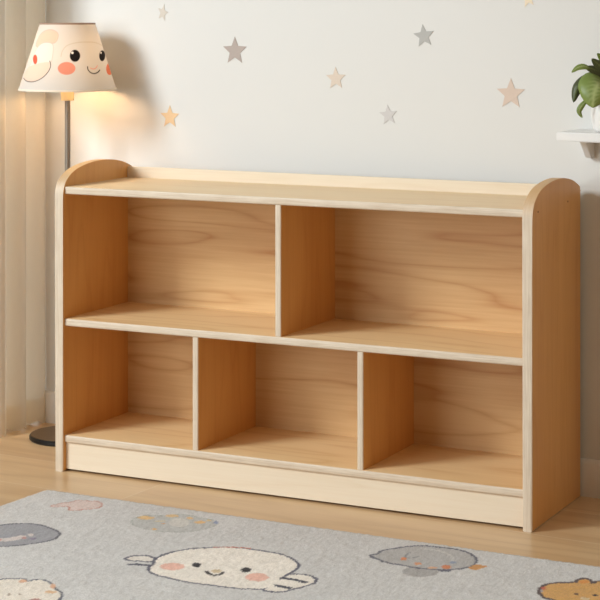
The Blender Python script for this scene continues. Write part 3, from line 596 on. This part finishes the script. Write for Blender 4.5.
# ------------------------------------------------------------------ curtain
g = G('cream_sheer_curtain')
vn = g.noise(g.coord((400, 400, 60)), 1.0, 2)
cc = g.mix(vn, lin(*CURT), tuple(q*.93 for q in lin(*CURT)[:3])+(1,))
g.set(Base_Color=cc, Roughness=.9); g.b.inputs['Specular IOR Level'].default_value = .05
g.bump(vn, .1, .0006)
tr = g.n('ShaderNodeBsdfTranslucent'); tr.inputs[0].default_value = lin(252, 242, 224)
mx = g.n('ShaderNodeMixShader'); mx.inputs[0].default_value = .45
g.l(g.b.outputs[0], mx.inputs[1]); g.l(tr.outputs[0], mx.inputs[2]); g.l(mx.outputs[0], g.out.inputs[0])
M_CURT = g.m
def curtain_x(y, z):
    p = .0905; c0 = .325+.004*math.sin(1.3*z+1)
    c = abs(math.cos(PI*(y-c0)/p))
    return -.315-(.050+.004*math.sin(2.2*z))*(1-c**.75)
def cloth(y0, y1, z0, z1, off, ny, nz, thick=.0012):
    bm = bmesh.new(); sides = []
    for sgn in ((0, 1) if thick else (0,)):
        rows = []
        for j in range(nz+1):
            z = z0+(z1-z0)*j/nz; row = []
            for i in range(ny+1):
                y = y0+(y1-y0)*i/ny
                dz = (.004*math.sin(i*.21) if j == 0 else 0)
                row.append(bm.verts.new((curtain_x(y, z)+off+(thick if sgn else 0), y, z+dz)))
            rows.append(row)
        sides.append(rows)
    for rows in sides:
        for a, b in zip(rows, rows[1:]):
            for i in range(ny): bm.faces.new((a[i], a[i+1], b[i+1], b[i]))
    if not thick: return bm
    f, k = sides
    for i in range(ny):
        bm.faces.new((f[0][i], f[0][i+1], k[0][i+1], k[0][i])); bm.faces.new((f[-1][i], f[-1][i+1], k[-1][i+1], k[-1][i]))
    for j in range(nz):
        bm.faces.new((f[j][0], f[j+1][0], k[j+1][0], k[j][0])); bm.faces.new((f[j][-1], f[j+1][-1], k[j+1][-1], k[j][-1]))
    return bm
cur = obj('curtain', cloth(.205, .428, .005, 2.2, 0, 180, 60, 0), M_CURT, origin=(-.352, .29, 0), angle=80)
tag(cur, 'full length cream curtain hanging in folds in the corner behind the lamp', 'curtain')
obj('hem', cloth(.205, .428, .003, .066, .0010, 180, 6, 0), M_CURT, cur, angle=80)

# ------------------------------------------------------------------ star stickers on the wall
def star(px, z, R, rot, colr, label, stretch=1.0):
    y = wall_y(px); c0 = Vector((px, y, z))+WN*.0003
    pts = []
    for k in range(10):
        r = R if k % 2 == 0 else R*.43
        a = PI/2+rot+k*PI/5
        pts.append((r*math.cos(a)*stretch, r*math.sin(a)))
    bm = bmesh.new()
    prism(bm, pts, lambda u, v, d: c0+WT*u+Vector((0, 0, v))+WN*d, 0, .0009, bevel=.0003, seg=1)
    o = obj('star_sticker', bm, plain('star_felt', lin(*colr), .85, .04, 200), origin=tuple(c0), smooth=False)
    tag(o, label, 'wall sticker', 'star stickers on the wall')
for s_ in STARS: star(*s_)

# ------------------------------------------------------------------ wall shelf, pot and plant
M_WHITE = plain('white_shelf_paint', lin(*WSHELF), .45, .01)
wx = 1.185
def wpt(along, out, z):
    p = Vector((wx, wall_y(wx), z))+WT*along+WN*out; return p
ws_ = thing('wall_shelf', 'small white bracketed wall shelf holding the potted plant', 'wall shelf', tuple(wpt(.3, .06, .8)))
bm = bmesh.new()
prism(bm, [(0, .0005), (.62, .0005), (.62, .132), (0, .132)], lambda u, v, d: wpt(u, v, d), .8065, .8265)
bmesh.ops.bevel(bm, geom=list(bm.edges), offset=.002, segments=2, affect='EDGES')
obj('board', bm, M_WHITE, ws_)
for a0 in (.024, .50):
    bm = bmesh.new()
    pr = [(.0006, .8065), (.056, .8065), (.056, .803), (.022, .7665), (.018, .7635), (.0006, .7635)]
    prism(bm, pr, lambda u, v, d: wpt(d, u, v), a0, a0+.015)
    bmesh.ops.bevel(bm, geom=list(bm.edges), offset=.0012, segments=2, affect='EDGES')
    obj('bracket', bm, M_WHITE, ws_)

PX, PY, PZ = 1.287, .262, .8267
plant = thing('potted_plant', 'leafy green plant in a white ceramic pot on the wall shelf', 'plant', (PX, PY, PZ))
M_POT = plain('white_pot_glaze', lin(236, 233, 230), .3, .01)
M_SOIL = plain('dark_soil', lin(70, 52, 38), .95, .2, 120)
bm = bmesh.new()
lathe(bm, [(.0001, 0), (.030, 0), (.036, .002), (.041, .008), (.0445, .020), (.046, .035), (.0455, .052), (.0425, .066), (.040, .072), (.0385, .0735), (.037, .072), (.0375, .062), (.0001, .0615)], PX, PY, 48)
bm.transform(Matrix.Translation((0, 0, PZ)))
pot = obj('pot', bm, M_POT, plant)
bm = bmesh.new(); lathe(bm, [(.0001, .060), (.0374, .060), (.0374, .064), (.02, .066), (.0001, .067)], PX, PY, 32)
bm.transform(Matrix.Translation((0, 0, PZ)))
obj('soil', bm, M_SOIL, plant)
def leaf_mat(name, c1, c2, cv):
    g = G(name)
    at = g.n('ShaderNodeAttribute', attribute_name='dye')        # r: vein, g: along leaf
    sp = g.n('ShaderNodeSeparateColor'); g.l(at.outputs['Color'], sp.inputs[0])
    n = g.noise(g.coord((1, 1, 1)), 60, 3)
    c = g.mix(g.math('MULTIPLY_ADD', n, .5, g.math('MULTIPLY', sp.outputs[1], .6)), c1, c2)
    c = g.mix(g.math('MULTIPLY', sp.outputs[0], .8), c, cv)
    g.set(Base_Color=c, Roughness=.45)
    tr = g.n('ShaderNodeBsdfTranslucent'); g.l(c, tr.inputs[0])
    mx = g.n('ShaderNodeMixShader'); mx.inputs[0].default_value = .12
    g.l(g.b.outputs[0], mx.inputs[1]); g.l(tr.outputs[0], mx.inputs[2]); g.l(mx.outputs[0], g.out.inputs[0])
    return g.m
LM = {'light': leaf_mat('light_green_leaf', lin(106, 126, 56), lin(134, 152, 80), lin(186, 198, 138)),
      'dark': leaf_mat('dark_green_leaf', lin(50, 54, 32), lin(72, 80, 42), lin(110, 122, 70)),
      'mid': leaf_mat('mid_green_leaf', lin(74, 98, 40), lin(116, 140, 58), lin(150, 170, 90))}
TH = math.radians(26.378)
VR, VU, VF = Vector((math.cos(TH), math.sin(TH), 0)), Vector((0, 0, 1)), Vector((math.sin(TH), -math.cos(TH), 0))
def rel(r, u, f):                                               # mm to the right / up / towards the room from the pot's foot
    return Vector((PX, PY, PZ))+VR*r*.001+VU*u*.001+VF*f*.001
def leaf(ctrl, width, face, kind, cup=.15, label=None, nl=18, nw=10, shape=.8, wave=.0):
    """blade along a bent midrib; face = direction its upper side looks"""
    mid = smooth_line([tuple(rel(*c)) for c in ctrl], False, max(2, nl//(len(ctrl)-1)))
    n = len(mid); bm = bmesh.new(); cl = bm.verts.layers.float_color.new('dye')
    fv = (VR*face[0]+VU*face[1]+VF*face[2]).normalized()
    lay = []
    for sgn in (0, 1):
        rows = []
        for i, p in enumerate(mid):
            p = Vector(p); t = Vector(mid[min(i+1, n-1)]-mid[max(i-1, 0)]).normalized()
            side = t.cross(fv).normalized(); up = side.cross(t).normalized()
            s = i/(n-1); w = width*.0005*(math.sin(PI*min(1, s**shape))**.75+.015)
            row = []
            for k in range(-nw//2, nw//2+1):
                q = k/(nw/2)
                vein = max(0, 1-abs(q)*9)
                vv = (s*9-abs(q)*2.2) % 1; vein = max(vein, max(0, 1-abs(vv-.5)*6)*(.9-.3*abs(q)))
                hgt = -cup*w*2*(q*q)+.05*w*abs(q)+.0006*math.cos((s*9-abs(q)*2.2)*2*PI)+wave*.001*math.sin(s*9+q)
                v = bm.verts.new(p+side*w*q+up*(hgt-(.0006 if sgn else 0)))
                v[cl] = (vein, s, 0, 1); row.append(v)
            rows.append(row)
        lay.append(rows)
    m = nw
    for rows in lay:
        for a, b in zip(rows, rows[1:]):
            for i in range(m): bm.faces.new((a[i], a[i+1], b[i+1], b[i]))
    f, b = lay
    for i in range(m):
        bm.faces.new((f[0][i], f[0][i+1], b[0][i+1], b[0][i])); bm.faces.new((f[-1][i], f[-1][i+1], b[-1][i+1], b[-1][i]))
    for j in range(n-1):
        bm.faces.new((f[j][0], f[j+1][0], b[j+1][0], b[j][0])); bm.faces.new((f[j][-1], f[j+1][-1], b[j+1][-1], b[j][-1]))
    o = obj('leaf', bm, LM[kind], plant, angle=60)
    if label: o['label'] = label
    return o
def stem(pts, r=1.5):
    bm = tube(bmesh.new(), smooth_line([tuple(rel(*p)) for p in pts], False, 5), r*.001, 8)
    return obj('stem', bm, LM['mid'], plant)
for L_ in LEAVES: leaf(**L_)
for S_ in STEMS: stem(S_)

# ------------------------------------------------------------------ light: daylight from the window side, lamp, soft room light, added front fill
w = bpy.data.worlds.new('World'); bpy.context.scene.world = w; w.use_nodes = True
wt = w.node_tree; bg = wt.nodes['Background']
bg.inputs[0].default_value = AMB_C
tc = wt.nodes.new('ShaderNodeTexCoord'); sx = wt.nodes.new('ShaderNodeSeparateXYZ'); mr = wt.nodes.new('ShaderNodeMapRange')
wt.links.new(tc.outputs['Generated'], sx.inputs[0]); wt.links.new(sx.outputs[0], mr.inputs[0])   # ambient shaped brighter towards the right, added to lift the right panel
mr.inputs['From Min'].default_value = .2; mr.inputs['From Max'].default_value = 1.0
mr.inputs['To Min'].default_value = AMB; mr.inputs['To Max'].default_value = AMB*8.0
wt.links.new(mr.outputs[0], bg.inputs[1])
ld = bpy.data.lights.new('window_daylight', 'AREA'); ld.shape = 'RECTANGLE'; ld.size = KEY_S; ld.size_y = KEY_S*1.15
ld.energy = KEY; ld.color = KEY_C
lo = bpy.data.objects.new('window_daylight', ld); C.objects.link(lo)
lo.location = KEY_P
fd = bpy.data.lights.new('added_front_fill', 'AREA'); fd.shape = 'RECTANGLE'; fd.size = 2.4; fd.size_y = 1.6  # soft frontal fill added to light the cubbies; no window stands there
fd.energy = FILL; fd.color = FILL_C
fo = bpy.data.objects.new('added_front_fill', fd); C.objects.link(fo); fo.location = FILL_P
fo.rotation_euler = (Vector((.5, .1, .4))-Vector(FILL_P)).to_track_quat('-Z', 'Y').to_euler()
lo.rotation_euler = (Vector((.45, .1, .35))-Vector(KEY_P)).to_track_quat('-Z', 'Y').to_euler()

cd = bpy.data.cameras.new('camera'); cam = bpy.data.objects.new('camera', cd); C.objects.link(cam)
cam.location = (2.5228, -3.7752, 1.098); cam.rotation_euler = (PI/2, 0, TH)
cd.sensor_width = 36; cd.lens = 113.547; cd.shift_y = -.48525; cd.clip_start = .05
bpy.context.scene.camera = cam
vs = bpy.context.scene.view_settings
vs.view_transform = 'Standard'; vs.look = 'None'; vs.exposure = EXPO; vs.gamma = 1; vs.use_curve_mapping = False
for o in bpy.data.objects:
    if '_base' in o: del o['_base']
